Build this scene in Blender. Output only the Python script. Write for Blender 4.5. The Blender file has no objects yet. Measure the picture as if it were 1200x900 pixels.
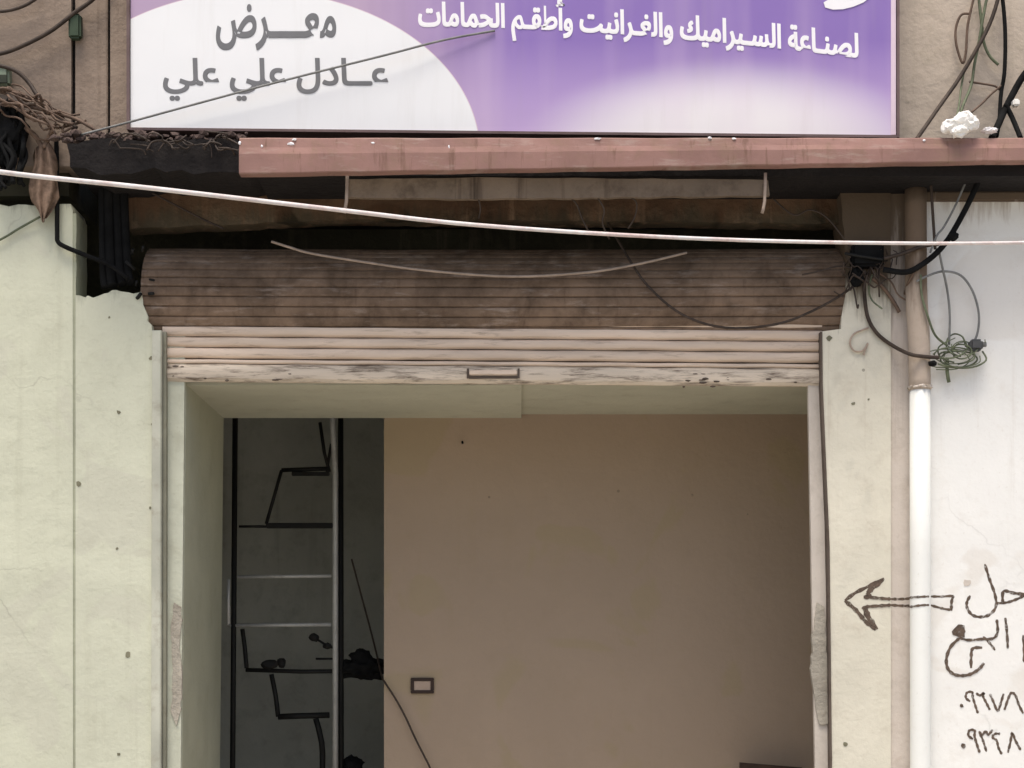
import bpy, bmesh, math, random
from mathutils import Vector, Matrix, noise

random.seed(7)
scene = bpy.context.scene
COL = scene.collection
R = math.radians

# ------------------------------------------------------------------ camera, sky, sun, exposure
CAM_Y, CAM_Z, F = -8.0, 1.55, 2000.0
cam_data = bpy.data.cameras.new('camera')
cam_data.lens = 60.0
cam_data.sensor_width = 36.0
cam_data.shift_x = -10 / 1200
cam_data.shift_y = 350 / 1200
cam_data.clip_end = 2000
cam = bpy.data.objects.new('camera', cam_data)
cam.location = (0, CAM_Y, CAM_Z)
cam.rotation_euler = (R(90), 0, 0)
COL.objects.link(cam)
scene.camera = cam

SUN_EL, SUN_AZ = 71.0, -14.0     # azimuth measured from straight in front of the shop towards the right
world = bpy.data.worlds.new('World')
scene.world = world
world.use_nodes = True
wn = world.node_tree
sky = wn.nodes.new('ShaderNodeTexSky')
sky.sky_type = 'NISHITA'
sky.sun_disc = False
sky.sun_elevation = R(SUN_EL)
sky.sun_rotation = R(180 - SUN_AZ)
sky.air_density = 1.0
sky.dust_density = 4.0
sky.ozone_density = 0.6
bg = wn.nodes['Background']
bg.inputs['Strength'].default_value = 0.088
wn.links.new(sky.outputs[0], bg.inputs[0])

sun_data = bpy.data.lights.new('sun', 'SUN')
sun_data.energy = 1.5
sun_data.angle = R(25)
sun_data.color = (1.0, 0.94, 0.84)
sun = bpy.data.objects.new('sun', sun_data)
sun.location = (4, -9, 12)
d = Vector((math.sin(R(SUN_AZ)) * math.cos(R(SUN_EL)), -math.cos(R(SUN_AZ)) * math.cos(R(SUN_EL)), math.sin(R(SUN_EL))))
sun.rotation_euler = d.to_track_quat('Z', 'Y').to_euler()
COL.objects.link(sun)

vs = scene.view_settings
vs.view_transform = 'Standard'
vs.look = 'None'
vs.gamma = 1.0
vs.exposure = 1.06
vs.use_curve_mapping = False


# ------------------------------------------------------------------ helpers
def P(px, py, y=0.0):
    s = F / (y - CAM_Y)
    return Vector(((px - 610) / s, y, CAM_Z + (800 - py) / s))


def lin(r, g, b):
    f = lambda c: (c / 255 / 12.92) if c / 255 <= 0.04045 else ((c / 255 + 0.055) / 1.055) ** 2.4
    return (f(r), f(g), f(b), 1)


class MB:
    """collects shapes in world coordinates; build() links them as one mesh object"""
    def __init__(self):
        self.bm = bmesh.new()

    def box(self, x0, x1, y0, y1, z0, z1, bevel=0.0):
        r = bmesh.ops.create_cube(self.bm, size=1)
        vsl = r['verts']
        for v in vsl:
            v.co = Vector((x0 + (v.co.x + .5) * (x1 - x0), y0 + (v.co.y + .5) * (y1 - y0), z0 + (v.co.z + .5) * (z1 - z0)))
        if bevel:
            es = list({e for v in vsl for e in v.link_edges})
            bmesh.ops.bevel(self.bm, geom=es, offset=bevel, segments=2, affect='EDGES')
        return self

    def prism(self, pts, y0, y1, back=None, bevel=0.0):
        """outline of (x, z) points extruded from y0 (front) to y1"""
        f = [self.bm.verts.new((p[0], y0, p[1])) for p in pts]
        b = [self.bm.verts.new((p[0], y1, p[1])) for p in (back or pts)]
        n = len(pts)
        faces = [self.bm.faces.new(f), self.bm.faces.new(list(reversed(b)))]
        for i in range(n):
            faces.append(self.bm.faces.new((f[(i + 1) % n], f[i], b[i], b[(i + 1) % n])))
        bmesh.ops.recalc_face_normals(self.bm, faces=faces)
        if bevel:
            es = [e for e in faces[0].edges]
            bmesh.ops.bevel(self.bm, geom=es, offset=bevel, segments=2, affect='EDGES')
        return self

    def tube(self, pts, r, seg=8, smooth=4, r_end=None):
        pts = [Vector(p) for p in pts]
        if smooth and len(pts) > 2:
            out = []
            for i in range(len(pts) - 1):
                p0 = pts[max(i - 1, 0)]; p1 = pts[i]; p2 = pts[i + 1]; p3 = pts[min(i + 2, len(pts) - 1)]
                for k in range(smooth):
                    t = k / smooth
                    out.append(.5 * ((2 * p1) + (p2 - p0) * t + (2 * p0 - 5 * p1 + 4 * p2 - p3) * t * t + (3 * p1 - p0 - 3 * p2 + p3) * t ** 3))
            out.append(pts[-1])
            pts = out
        rings = []
        up = Vector((0.13, 1, 0.07)).normalized()
        n = len(pts)
        for i, p in enumerate(pts):
            d = (pts[min(i + 1, n - 1)] - pts[max(i - 1, 0)])
            if d.length < 1e-9:
                d = Vector((1, 0, 0))
            d.normalize()
            u = up - d * up.dot(d)
            if u.length < 1e-3:
                u = d.orthogonal()
            u.normalize()
            w = d.cross(u)
            rr = r if r_end is None else r + (r_end - r) * i / max(n - 1, 1)
            rings.append([self.bm.verts.new(p + (u * math.cos(a) + w * math.sin(a)) * rr)
                          for a in [2 * math.pi * k / seg for k in range(seg)]])
        for i in range(n - 1):
            for k in range(seg):
                f = self.bm.faces.new((rings[i][k], rings[i][(k + 1) % seg], rings[i + 1][(k + 1) % seg], rings[i + 1][k]))
                f.smooth = True
        self.bm.faces.new(list(reversed(rings[0])))
        self.bm.faces.new(rings[-1])
        return self

    def blob(self, c, size, amp=0.3, freq=3.0, sub=3, seed=0.0):
        r = bmesh.ops.create_icosphere(self.bm, subdivisions=sub, radius=1)
        for v in r['verts']:
            p = v.co.copy()
            k = 1 + amp * noise.noise(p * freq + Vector((seed, seed * 1.7, -seed))) + amp * .5 * noise.noise(p * freq * 2.7 + Vector((seed * 2, 3, 1)))
            v.co = Vector((c[0] + p.x * k * size[0], c[1] + p.y * k * size[1], c[2] + p.z * k * size[2]))
        return self

    def disc(self, c, r, axis_y=-1, seg=8, thick=0.004, seed=0):
        rnd = random.Random(seed)
        pts = []
        for k in range(seg):
            a = 2 * math.pi * k / seg
            q = r * rnd.uniform(.6, 1.1)
            pts.append((c[0] + q * math.cos(a), c[2] + q * math.sin(a)))
        return self.prism(pts, c[1] - thick * .5, c[1] + thick * .5)

    def ribbon(self, pts, w, yfun, thick=0.0016, smooth=5, w_end=None):
        """flat brush stroke lying on a surface y = yfun(x); pts are (x, z)"""
        pts = [Vector((p[0], 0, p[1])) for p in pts]
        if smooth and len(pts) > 2:
            out = []
            for i in range(len(pts) - 1):
                p0 = pts[max(i - 1, 0)]; p1 = pts[i]; p2 = pts[i + 1]; p3 = pts[min(i + 2, len(pts) - 1)]
                for k in range(smooth):
                    t = k / smooth
                    out.append(.5 * ((2 * p1) + (p2 - p0) * t + (2 * p0 - 5 * p1 + 4 * p2 - p3) * t * t + (3 * p1 - p0 - 3 * p2 + p3) * t ** 3))
            out.append(pts[-1])
            pts = out
        else:
            out = []
            for i in range(len(pts) - 1):
                for k in range(6):
                    out.append(pts[i].lerp(pts[i + 1], k / 6))
            out.append(pts[-1]); pts = out
        n = len(pts)
        L = []
        for i, p in enumerate(pts):
            d = (pts[min(i + 1, n - 1)] - pts[max(i - 1, 0)]).normalized()
            q = Vector((-d.z, 0, d.x))
            ww = (w if w_end is None else w + (w_end - w) * i / (n - 1)) * (.5 + .13 * math.sin(i * 1.9 + p.x * 31))
            if i in (0, n - 1):
                ww *= .6
            row = []
            for s_ in (1, -1):
                a = p + q * ww * s_
                row.append((self.bm.verts.new((a.x, yfun(a.x) - thick, a.z)), self.bm.verts.new((a.x, yfun(a.x) + .0005, a.z))))
            L.append(row)
        for i in range(n - 1):
            a, b = L[i], L[i + 1]
            self.bm.faces.new((a[0][0], a[1][0], b[1][0], b[0][0]))
            self.bm.faces.new((a[0][1], a[0][0], b[0][0], b[0][1]))
            self.bm.faces.new((a[1][0], a[1][1], b[1][1], b[1][0]))
        return self

    def build(self, name, mat, parent=None, smooth=False):
        bm = self.bm
        off = Vector((0, 0, 0))
        o_ = parent
        while o_ is not None:
            off += o_.location
            o_ = o_.parent
        me = bpy.data.meshes.new(name)
        if smooth:
            for f in bm.faces:
                f.smooth = True
        if parent is not None:
            bmesh.ops.translate(bm, verts=bm.verts, vec=-off)
            bm.to_mesh(me)
            o = bpy.data.objects.new(name, me)
            o.parent = parent
        else:
            bb = [v.co for v in bm.verts]
            c = Vector((sum(v.x for v in bb) / len(bb), sum(v.y for v in bb) / len(bb), min(v.z for v in bb)))
            bmesh.ops.translate(bm, verts=bm.verts, vec=-c)
            bm.to_mesh(me)
            o = bpy.data.objects.new(name, me)
            o.location = c
        bm.free()
        me.materials.append(mat)
        COL.objects.link(o)
        return o


def thing(name, label, cat, loc=(0, 0, 0), group=None):
    o = bpy.data.objects.new(name, None)
    o.location = loc
    o.empty_display_size = .1
    COL.objects.link(o)
    return tag(o, label, cat, group)


def tag(o, label, cat, group=None):
    o['label'] = label
    o['category'] = cat
    if group:
        o['group'] = group
    return o


# ------------------------------------------------------------------ materials
def new_mat(name):
    m = bpy.data.materials.new(name)
    m.use_nodes = True
    nt = m.node_tree
    b = nt.nodes['Principled BSDF']
    return m, nt, b


def nz(nt, vec, scale, detail=5, rough=.6, dist=0.0):
    n = nt.nodes.new('ShaderNodeTexNoise')
    n.inputs['Scale'].default_value = scale
    n.inputs['Detail'].default_value = detail
    n.inputs['Roughness'].default_value = rough
    n.inputs['Distortion'].default_value = dist
    nt.links.new(vec, n.inputs['Vector'])
    return n.outputs['Fac']


def ramp(nt, fac, a, b, c0=(0, 0, 0, 1), c1=(1, 1, 1, 1), ease=False):
    r = nt.nodes.new('ShaderNodeValToRGB')
    if ease:
        r.color_ramp.interpolation = 'EASE'
    r.color_ramp.elements[0].position = a
    r.color_ramp.elements[1].position = b
    r.color_ramp.elements[0].color = c0
    r.color_ramp.elements[1].color = c1
    nt.links.new(fac, r.inputs[0])
    return r.outputs[0]


def mix(nt, fac, a, b, mode='MIX'):
    m = nt.nodes.new('ShaderNodeMix')
    m.data_type = 'RGBA'
    m.blend_type = mode
    for sock, v in ((m.inputs[0], fac), (m.inputs[6], a), (m.inputs[7], b)):
        if hasattr(v, 'links') or hasattr(v, 'is_linked'):
            nt.links.new(v, sock)
        else:
            sock.default_value = v
    return m.outputs[2]


def mth(nt, op, a, b=None, clamp=False):
    m = nt.nodes.new('ShaderNodeMath')
    m.operation = op
    m.use_clamp = clamp
    for sock, v in ((m.inputs[0], a), (m.inputs[1], b)):
        if v is None:
            continue
        if hasattr(v, 'is_linked'):
            nt.links.new(v, sock)
        else:
            sock.default_value = v
    return m.outputs[0]


def pos(nt, scale=(1, 1, 1)):
    g = nt.nodes.new('ShaderNodeNewGeometry')
    mp = nt.nodes.new('ShaderNodeMapping')
    mp.inputs['Scale'].default_value = scale
    nt.links.new(g.outputs['Position'], mp.inputs['Vector'])
    return mp.outputs[0]


def bump(nt, b, h, strength, dist=0.01):
    n = nt.nodes.new('ShaderNodeBump')
    n.inputs['Strength'].default_value = strength
    n.inputs['Distance'].default_value = dist
    nt.links.new(h, n.inputs['Height'])
    nt.links.new(n.outputs[0], b.inputs['Normal'])


def plaster(name, c, var=.12, dirt=(.2, .16, .11, 1), dirt_amt=.35, streak=.3, upper_tone=None, rough=.9, bmp=.35, spots=.0, cracks=.0, patches=None):
    """painted rough plaster: mottling, run-off streaks, specks and an optional soot blend above some height, for stains and painted shade
    soot = (z_low, z_high, colour, strength)"""
    m, nt, b = new_mat(name)
    p = pos(nt)
    c = tuple(c[:3]) + (1,)
    lo = tuple(x * (1 - var) for x in c[:3]) + (1,)
    hi = tuple(min(x * (1 + var * .7), .92) for x in c[:3]) + (1,)
    big = nz(nt, p, 1.1, 6, .62, .4)
    col = mix(nt, ramp(nt, big, .33, .68), lo, hi)
    mid = nz(nt, p, 7.0, 6, .7)
    col = mix(nt, mth(nt, 'MULTIPLY', ramp(nt, mid, .52, .78), dirt_amt), col, dirt)
    sv = nz(nt, pos(nt, (7, 7, .35)), 1.6, 5, .65)
    pat = nz(nt, p, .9, 3, .5)
    sm = mth(nt, 'MULTIPLY', ramp(nt, sv, .55, .72), ramp(nt, pat, .42, .62))
    col = mix(nt, mth(nt, 'MULTIPLY', sm, streak), col, dirt)
    fine = nz(nt, p, 60, 4, .6)
    col = mix(nt, mth(nt, 'MULTIPLY', ramp(nt, fine, .62, .75), .22), col, dirt)
    if patches:
        pm = ramp(nt, nz(nt, p, 1.7, 3, .5, 1.2), .56, .60)
        col = mix(nt, mth(nt, 'MULTIPLY', pm, patches[1]), col, patches[0])
    if cracks:
        wv = nt.nodes.new('ShaderNodeTexVoronoi')
        wv.feature = 'DISTANCE_TO_EDGE'
        wv.inputs['Scale'].default_value = .9
        dn = nt.nodes.new('ShaderNodeTexNoise')
        dn.inputs['Scale'].default_value = 2.5
        dn.inputs['Detail'].default_value = 6
        nt.links.new(p, dn.inputs['Vector'])
        vm = nt.nodes.new('ShaderNodeVectorMath'); vm.operation = 'SCALE'; vm.inputs['Scale'].default_value = .5
        nt.links.new(dn.outputs['Color'], vm.inputs[0])
        va = nt.nodes.new('ShaderNodeVectorMath'); va.operation = 'ADD'
        nt.links.new(p, va.inputs[0]); nt.links.new(vm.outputs[0], va.inputs[1])
        nt.links.new(va.outputs[0], wv.inputs['Vector'])
        ck = ramp(nt, wv.outputs['Distance'], .001, .005, (1, 1, 1, 1), (0, 0, 0, 1))
        ck = mth(nt, 'MULTIPLY', ck, ramp(nt, nz(nt, p, 1.3, 3), .5, .6))
        col = mix(nt, mth(nt, 'MULTIPLY', ck, cracks), col, (.12, .10, .075, 1))
    if spots:
        sp = nt.nodes.new('ShaderNodeTexVoronoi')
        sp.inputs['Scale'].default_value = 5.5
        nt.links.new(p, sp.inputs['Vector'])
        k = mth(nt, 'LESS_THAN', sp.outputs['Distance'], .045)
        k = mth(nt, 'MULTIPLY', k, ramp(nt, nz(nt, p, 2.3, 2), .5, .52))
        col = mix(nt, mth(nt, 'MULTIPLY', k, spots), col, (.07, .06, .045, 1))
    if upper_tone:
        z0, z1, sc, amt = upper_tone
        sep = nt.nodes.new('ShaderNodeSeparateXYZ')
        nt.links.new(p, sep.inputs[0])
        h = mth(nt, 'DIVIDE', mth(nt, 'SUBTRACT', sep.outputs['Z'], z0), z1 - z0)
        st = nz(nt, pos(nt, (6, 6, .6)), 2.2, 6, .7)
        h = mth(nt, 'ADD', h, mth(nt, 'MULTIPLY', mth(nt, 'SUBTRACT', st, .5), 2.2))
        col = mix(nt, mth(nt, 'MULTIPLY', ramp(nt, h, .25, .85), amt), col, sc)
    nt.links.new(col, b.inputs['Base Color'])
    b.inputs['Roughness'].default_value = rough
    b.inputs['Specular IOR Level'].default_value = .2
    hgt = mth(nt, 'ADD', mth(nt, 'MULTIPLY', nz(nt, p, 3.0, 4), 3.0), mth(nt, 'ADD', mid, mth(nt, 'MULTIPLY', fine, .35)))
    bump(nt, b, hgt, bmp, .012)
    return m


def metal(name, c, rust=(.12, .055, .025, 1), rust_amt=.5, rough=.55, metallic=.0, scale=9, lo=.52, hi=.72, bmp=.2, horiz=False, streaks=None):
    m, nt, b = new_mat(name)
    p = pos(nt)
    q = pos(nt, (.35, 2, 3)) if horiz else p
    a = nz(nt, q, scale, 7, .7, .3)
    c = tuple(c[:3]) + (1,)
    dk = tuple(x * .72 for x in c[:3]) + (1,)
    col = mix(nt, ramp(nt, nz(nt, q, 2.6, 5, .6), .35, .65), dk, c)
    col = mix(nt, mth(nt, 'MULTIPLY', ramp(nt, a, lo, hi), rust_amt), col, rust)
    if streaks:
        sv = nz(nt, pos(nt, (14, 14, 1.2)), 2.0, 5, .7)
        col = mix(nt, mth(nt, 'MULTIPLY', ramp(nt, sv, .56, .68), .55), col, streaks)
        du = nz(nt, pos(nt, (1.2, 1, 6)), 4.0, 6, .7)
        col = mix(nt, mth(nt, 'MULTIPLY', ramp(nt, du, .55, .7), .35), col, (.5, .42, .36, 1))
    nt.links.new(col, b.inputs['Base Color'])
    nt.links.new(ramp(nt, a, .3, .7, (rough - .1,) * 3 + (1,), (min(rough + .25, 1),) * 3 + (1,)), b.inputs['Roughness'])
    b.inputs['Metallic'].default_value = metallic
    b.inputs['Specular IOR Level'].default_value = .3
    bump(nt, b, a, bmp, .005)
    return m


def plain(name, c, rough=.6, var=.25, scale=14, spec=.3, bmp=.1):
    m, nt, b = new_mat(name)
    p = pos(nt)
    a = nz(nt, p, scale, 5, .65)
    lo = tuple(x * (1 - var) for x in c[:3]) + (1,)
    hi = tuple(min(1, x * (1 + var)) for x in c[:3]) + (1,)
    nt.links.new(mix(nt, ramp(nt, a, .3, .7), lo, hi), b.inputs['Base Color'])
    b.inputs['Roughness'].default_value = rough
    b.inputs['Specular IOR Level'].default_value = spec
    bump(nt, b, a, bmp, .004)
    return m


SAGE = (.60, .605, .47)
M = {}
M['left_wall'] = plaster('sage_plaster', SAGE, .10, (.25, .24, .16, 1), .22, .25, upper_tone=(3.72, 3.90, (.05, .045, .03, 1), .85), spots=.8, cracks=.3, patches=((.50, .48, .40, 1), .30))  # blends to near black at the ragged top edge
M['pillar_left'] = plaster('sage_plaster_stained', (.59, .595, .465), .10, (.25, .23, .15, 1), .25, .3, upper_tone=(3.30, 3.50, (.06, .06, .035, 1), .7), spots=.8, cracks=.3, patches=((.50, .48, .40, 1), .30))  # blends to dark olive at the broken top
M['pillar_right'] = plaster('cream_plaster_stained', (.70, .66, .54), .11, (.30, .22, .15, 1), .3, .4, upper_tone=(3.20, 3.52, (.085, .058, .036, 1), .97), spots=.5, cracks=.3, patches=((.50, .48, .40, 1), .30))
M['recess_strip'] = plaster('pink_cream_plaster', (.62, .55, .48), .1, (.25, .18, .12, 1), .35, .4, upper_tone=(3.10, 3.75, (.12, .085, .055, 1), .95))
M['white_wall'] = plaster('white_plaster', (.86, .845, .80), .05, (.55, .47, .38, 1), .25, .35, upper_tone=(3.66, 3.95, (.36, .28, .21, 1), .9), bmp=.2, cracks=.15, patches=((.70, .64, .56, 1), .35))  # brown top band: shade below the canopy slab put into the colour
M['upper_left'] = plaster('grimy_brown_plaster', (.29, .225, .175), .22, (.09, .06, .04, 1), .5, .6, bmp=.6)
M['upper_right'] = plaster('beige_plaster', (.50, .42, .34), .14, (.22, .19, .12, 1), .4, .55, bmp=.5)
M['inner_wall'] = plaster('shaded_sage_plaster', (.44, .44, .33), .12, (.2, .18, .11, 1), .2, .15)  # sage wall paint made darker, the interior's shade put into its colour
M['ceiling'] = plaster('ceiling_plaster', (.50, .49, .385), .10, (.2, .16, .11, 1), .25, .0)
M['partition'] = plaster('beige_wall_paint', (.36, .275, .20), .05, (.30, .23, .14, 1), .2, .3, bmp=.25, spots=.4, patches=((.33, .265, .15, 1), .4))
M['back_room'] = plaster('back_room_plaster', (.45, .455, .40), .2, (.1, .1, .07, 1), .4, .3)
M['upper_tone'] = plaster('sooty_concrete', (.055, .052, .034), .35, (.14, .12, .085, 1), .5, .75, bmp=.9)
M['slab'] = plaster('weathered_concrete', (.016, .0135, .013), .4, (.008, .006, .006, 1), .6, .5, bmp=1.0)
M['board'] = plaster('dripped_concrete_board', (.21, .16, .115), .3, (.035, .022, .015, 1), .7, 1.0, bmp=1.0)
M['lintel'] = plaster('drip_stained_lintel', (.085, .066, .042), .6, (.33, .22, .14, 1), .5, 1.0, bmp=1.0, upper_tone=(3.70, 3.84, (.15, .075, .04, 1), .5), patches=((.02, .018, .010, 1), .8))
M['hole'] = plain('pitted_render', (.19, .18, .12), .9, .4)
M['seam'] = plaster('seam_filler', (.40, .41, .30), .25, (.15, .15, .09, 1), .6, .5, spots=0)
M['patch'] = plaster('bare_render', (.44, .40, .33), .25, (.16, .13, .1, 1), .6, .2, bmp=1.0)
M['jamb_r'] = plaster('beige_jamb', (.60, .54, .47), .1, (.2, .15, .1, 1), .35, .4)
M['jamb_l'] = plaster('sage_jamb', (.55, .56, .45), .1, (.25, .23, .15, 1), .3, .3)
M['fascia'] = metal('faded_red_paint', (.335, .19, .16), (.25, .17, .12, 1), .65, .75, scale=10, lo=.48, hi=.7, bmp=.5, streaks=(.14, .075, .05, 1))
M['coil'] = metal('dirty_brown_slats', (.235, .16, .108), (.055, .036, .024, 1), .8, .8, scale=6, lo=.42, hi=.70, bmp=.5, streaks=(.10, .062, .04, 1))
M['curtain'] = metal('beige_slat_paint', (.78, .63, .50), (.13, .085, .055, 1), .6, .55, scale=11, lo=.55, hi=.72, horiz=True)
M['bottom_rail'] = metal('scuffed_beige_paint', (.74, .63, .50), (.09, .06, .04, 1), .9, .6, scale=14, lo=.49, hi=.66, horiz=True)
M['guide'] = metal('sage_rail_paint', (.56, .56, .46), (.22, .17, .11, 1), .5, .5, scale=10)
M['guide_gap'] = metal('sage_channel_shade', (.30, .29, .22), (.16, .12, .08, 1), .6, .6)  # darker copy of the rail paint, shade of the channel coloured in
M['guide_dark'] = metal('dark_channel', (.12, .09, .07), (.05, .03, .02, 1), .6, .6)
M['pvc'] = plaster('white_pvc', (.85, .85, .80), .03, (.45, .38, .28, 1), .12, .35, rough=.45, bmp=.03)
M['old_pipe'] = plaster('old_pipe_render', (.50, .41, .33), .15, (.2, .14, .09, 1), .4, .4, upper_tone=(3.15, 3.65, (.15, .105, .07, 1), .95))
M['black'] = plain('black_rubber', (.010, .010, .010), .85, .4, spec=.08)
M['dark_wire'] = plain('dark_brown_wire', (.05, .035, .026), .65, .4)
M['brown_wire'] = plain('brown_wire', (.13, .085, .06), .7, .4)
M['grey_wire'] = plain('grey_wire', (.20, .20, .19), .6, .3)
M['white_wire'] = metal('white_wire', (.86, .81, .78), (.45, .27, .24, 1), .75, .6, scale=2.6, lo=.48, hi=.66, bmp=.05)
M['tan_wire'] = plain('tan_wire', (.36, .28, .22), .6, .25)
M['green_wire'] = plain('olive_wire', (.13, .15, .09), .65, .4)
M['cloth'] = plain('brown_cloth', (.21, .145, .105), .95, .5, 25, .1, .8)
M['black_cloth'] = plain('black_cloth', (.012, .012, .012), .95, .5, 25, .1, .8)
M['steel'] = metal('galvanised_pipe', (.62, .62, .59), (.2, .17, .13, 1), .4, .45, .2)
M['dark_steel'] = metal('dark_steel', (.014, .014, .013), (.03, .02, .014, 1), .5, .6, .2)
M['plastic_bag'] = plain('white_plastic_bag', (.87, .84, .78), .45, .06, 20)
M['socket'] = plain('brown_socket_frame', (.035, .018, .011), .5, .2)
M['socket_plate'] = plain('beige_socket_plate', (.40, .30, .23), .5, .1)
M['paint_mark'] = plain('brown_marker_paint', (.115, .082, .06), .85, .4, 30)
_nt = M['paint_mark'].node_tree                     # thin, broken paint: the wall shows through in places
_w = ramp(_nt, nz(_nt, pos(_nt), 42, 5, .75), .34, .50, (.25, .25, .25, 1), (1, 1, 1, 1))
_nt.links.new(_w, _nt.nodes['Principled BSDF'].inputs['Alpha'])
M['letter_grey'] = plain('grey_vinyl', (.17, .17, .175), .5, .08, 5)
M['letter_white'] = plain('white_vinyl', (.88, .86, .87), .5, .03, 5)
M['sign_frame'] = metal('brown_sign_frame', (.17, .115, .11), (.08, .05, .04, 1), .5, .6)
M['dark_board'] = plain('dark_brown_board', (.04, .022, .014), .6, .3)
M['rubble'] = plaster('rubble', (.10, .07, .06), .4, (.05, .03, .03, 1), .6, .2, bmp=1)
M['asphalt'] = plaster('dusty_concrete_street', (.36, .335, .295), .15, (.2, .18, .15, 1), .5, .0, bmp=.6)
M['paving'] = plaster('paving_concrete', (.46, .43, .38), .12, (.25, .22, .18, 1), .4, .0, bmp=.5)
M['floor'] = plaster('shop_floor', (.52, .47, .40), .15, (.12, .1, .08, 1), .4, .0, bmp=.3)


def sign_mat():
    """printed banner: white ellipse on the left, violet fading to pale pink low on the right; faint dust runs"""
    m, nt, b = new_mat('printed_sign_face')
    p = pos(nt)
    sep = nt.nodes.new('ShaderNodeSeparateXYZ')
    nt.links.new(p, sep.inputs[0])
    x, z = sep.outputs['X'], sep.outputs['Z']
    c = P(300, 180, SIGN_Y)
    ex, ez = 262 / SIGN_S, 190 / SIGN_S
    ux = mth(nt, 'DIVIDE', mth(nt, 'SUBTRACT', x, c.x), ex)
    uz = mth(nt, 'DIVIDE', mth(nt, 'SUBTRACT', z, c.z), ez)
    r2 = mth(nt, 'ADD', mth(nt, 'MULTIPLY', ux, ux), mth(nt, 'MULTIPLY', uz, uz))
    inside = mth(nt, 'LESS_THAN', r2, 1.0)
    rim = mth(nt, 'LESS_THAN', r2, 1.008)
    zb = P(0, 158, SIGN_Y).z
    zt = P(0, 10, SIGN_Y).z
    t = mth(nt, 'DIVIDE', mth(nt, 'SUBTRACT', z, zb), zt - zb)
    glow_c = P(855, 180, SIGN_Y)
    gx = mth(nt, 'DIVIDE', mth(nt, 'SUBTRACT', x, glow_c.x), 260 / SIGN_S)
    gz = mth(nt, 'DIVIDE', mth(nt, 'SUBTRACT', z, glow_c.z), 118 / SIGN_S)
    g2 = mth(nt, 'ADD', mth(nt, 'MULTIPLY', gx, gx), mth(nt, 'MULTIPLY', gz, gz))
    glow = ramp(nt, mth(nt, 'SUBTRACT', 1.0, g2), .0, .95, ease=True)
    violet = (.255, .165, .45, 1)
    lilac = (.51, .37, .62, 1)
    rose = (.50, .37, .47, 1)
    col = mix(nt, ramp(nt, t, .05, .75), lilac, violet)
    # rosy fade on the left, next to the ellipse
    lx = ramp(nt, mth(nt, 'DIVIDE', mth(nt, 'SUBTRACT', x, P(400, 0, SIGN_Y).x), 230 / SIGN_S), .1, .9, (1, 1, 1, 1), (0, 0, 0, 1))
    col = mix(nt, mth(nt, 'MULTIPLY', lx, .8), col, rose)
    col = mix(nt, glow, col, (.84, .80, .80, 1))
    fade = nz(nt, pos(nt, (3.0, 1, .25)), 1.5, 3, .5)
    col = mix(nt, mth(nt, 'MULTIPLY', ramp(nt, fade, .45, .75), .28), col, (.70, .55, .68, 1))
    col = mix(nt, rim, col, (.70, .56, .62, 1))
    col = mix(nt, inside, col, (.83, .83, .83, 1))
    # dust
    du = nz(nt, pos(nt, (5, 5, .5)), 2.0, 6, .65)
    col = mix(nt, mth(nt, 'MULTIPLY', ramp(nt, du, .55, .8), .14), col, (.38, .33, .25, 1))
    nt.links.new(col, b.inputs['Base Color'])
    b.inputs['Roughness'].default_value = .55
    b.inputs['Specular IOR Level'].default_value = .25
    bump(nt, b, nz(nt, p, 2.2, 2), .25, .02)
    return m


# ------------------------------------------------------------------ the setting: ground, pavement
def structure(o):
    o['kind'] = 'structure'
    return o


g = MB(); g.box(-160, 160, -160, 160, -.4, -.13)
structure(g.build('ground', M['asphalt']))
g = MB(); g.box(-60, 60, -2.3, 6.0, -.35, 0.0, .012)
structure(g.build('pavement', M['paving']))

# ------------------------------------------------------------------ the shop building
shop = thing('shop_building', 'plastered shop front with open doorway, dark lintel recess and bare beige partition inside', 'shop')


def zs(pts, y=0.0):
    return [(P(a, b, y).x, P(a, b, y).z) for a, b in pts]


def ragged(pts, step=.035, amp=.008, seed=1):
    """break the given open polyline (x, z) into small uneven steps, as broken plaster"""
    rnd = random.Random(seed)
    out = []
    for (x0, z0), (x1, z1) in zip(pts, pts[1:]):
        n = max(1, int(math.hypot(x1 - x0, z1 - z0) / step))
        for i in range(n):
            t = i / n
            j = amp if (i or out) else 0
            out.append((x0 + (x1 - x0) * t + rnd.uniform(-j, j), z0 + (z1 - z0) * t + rnd.uniform(-j, j)))
    out.append(pts[-1])
    return out


GZ = -.02
top = ragged(zs([(88.5, 346), (110, 348), (126, 342), (141, 340), (150, 343), (164, 342), (168, 358), (178, 386)]), .02, .007, 3)
MB().prism([(P(88.5, 0).x, GZ)] + top + [(P(178, 0).x, GZ)], 0, .24).build('pillar', M['pillar_left'], shop)['label'] = 'sage green plastered pillar with broken dark top'
# right pillar, head stained brown under the canopy
edge = ragged(zs([(975, 900), (970, 640), (963, 420), (962, 389), (985, 386), (991, 344), (992, 300), (985, 230)]), .05, .003, 5)
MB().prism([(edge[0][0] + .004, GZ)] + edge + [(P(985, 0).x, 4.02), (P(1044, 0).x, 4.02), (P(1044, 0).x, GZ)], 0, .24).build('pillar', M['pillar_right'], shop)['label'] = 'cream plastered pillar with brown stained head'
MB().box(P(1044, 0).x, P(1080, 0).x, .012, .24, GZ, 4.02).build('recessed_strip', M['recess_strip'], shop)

rnd = random.Random(12)
sm_ = ragged(zs([(89.2, 250), (89.0, 500), (89.4, 760), (89, 900)]), .08, .004, 14)
MB().prism([(P(84.0, 0).x, sm_[0][1])] + sm_ + [(sm_[-1][0], GZ), (P(84.0, 0).x, GZ)], .0015, .2).build('seam_filler', M['seam'], shop)
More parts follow.
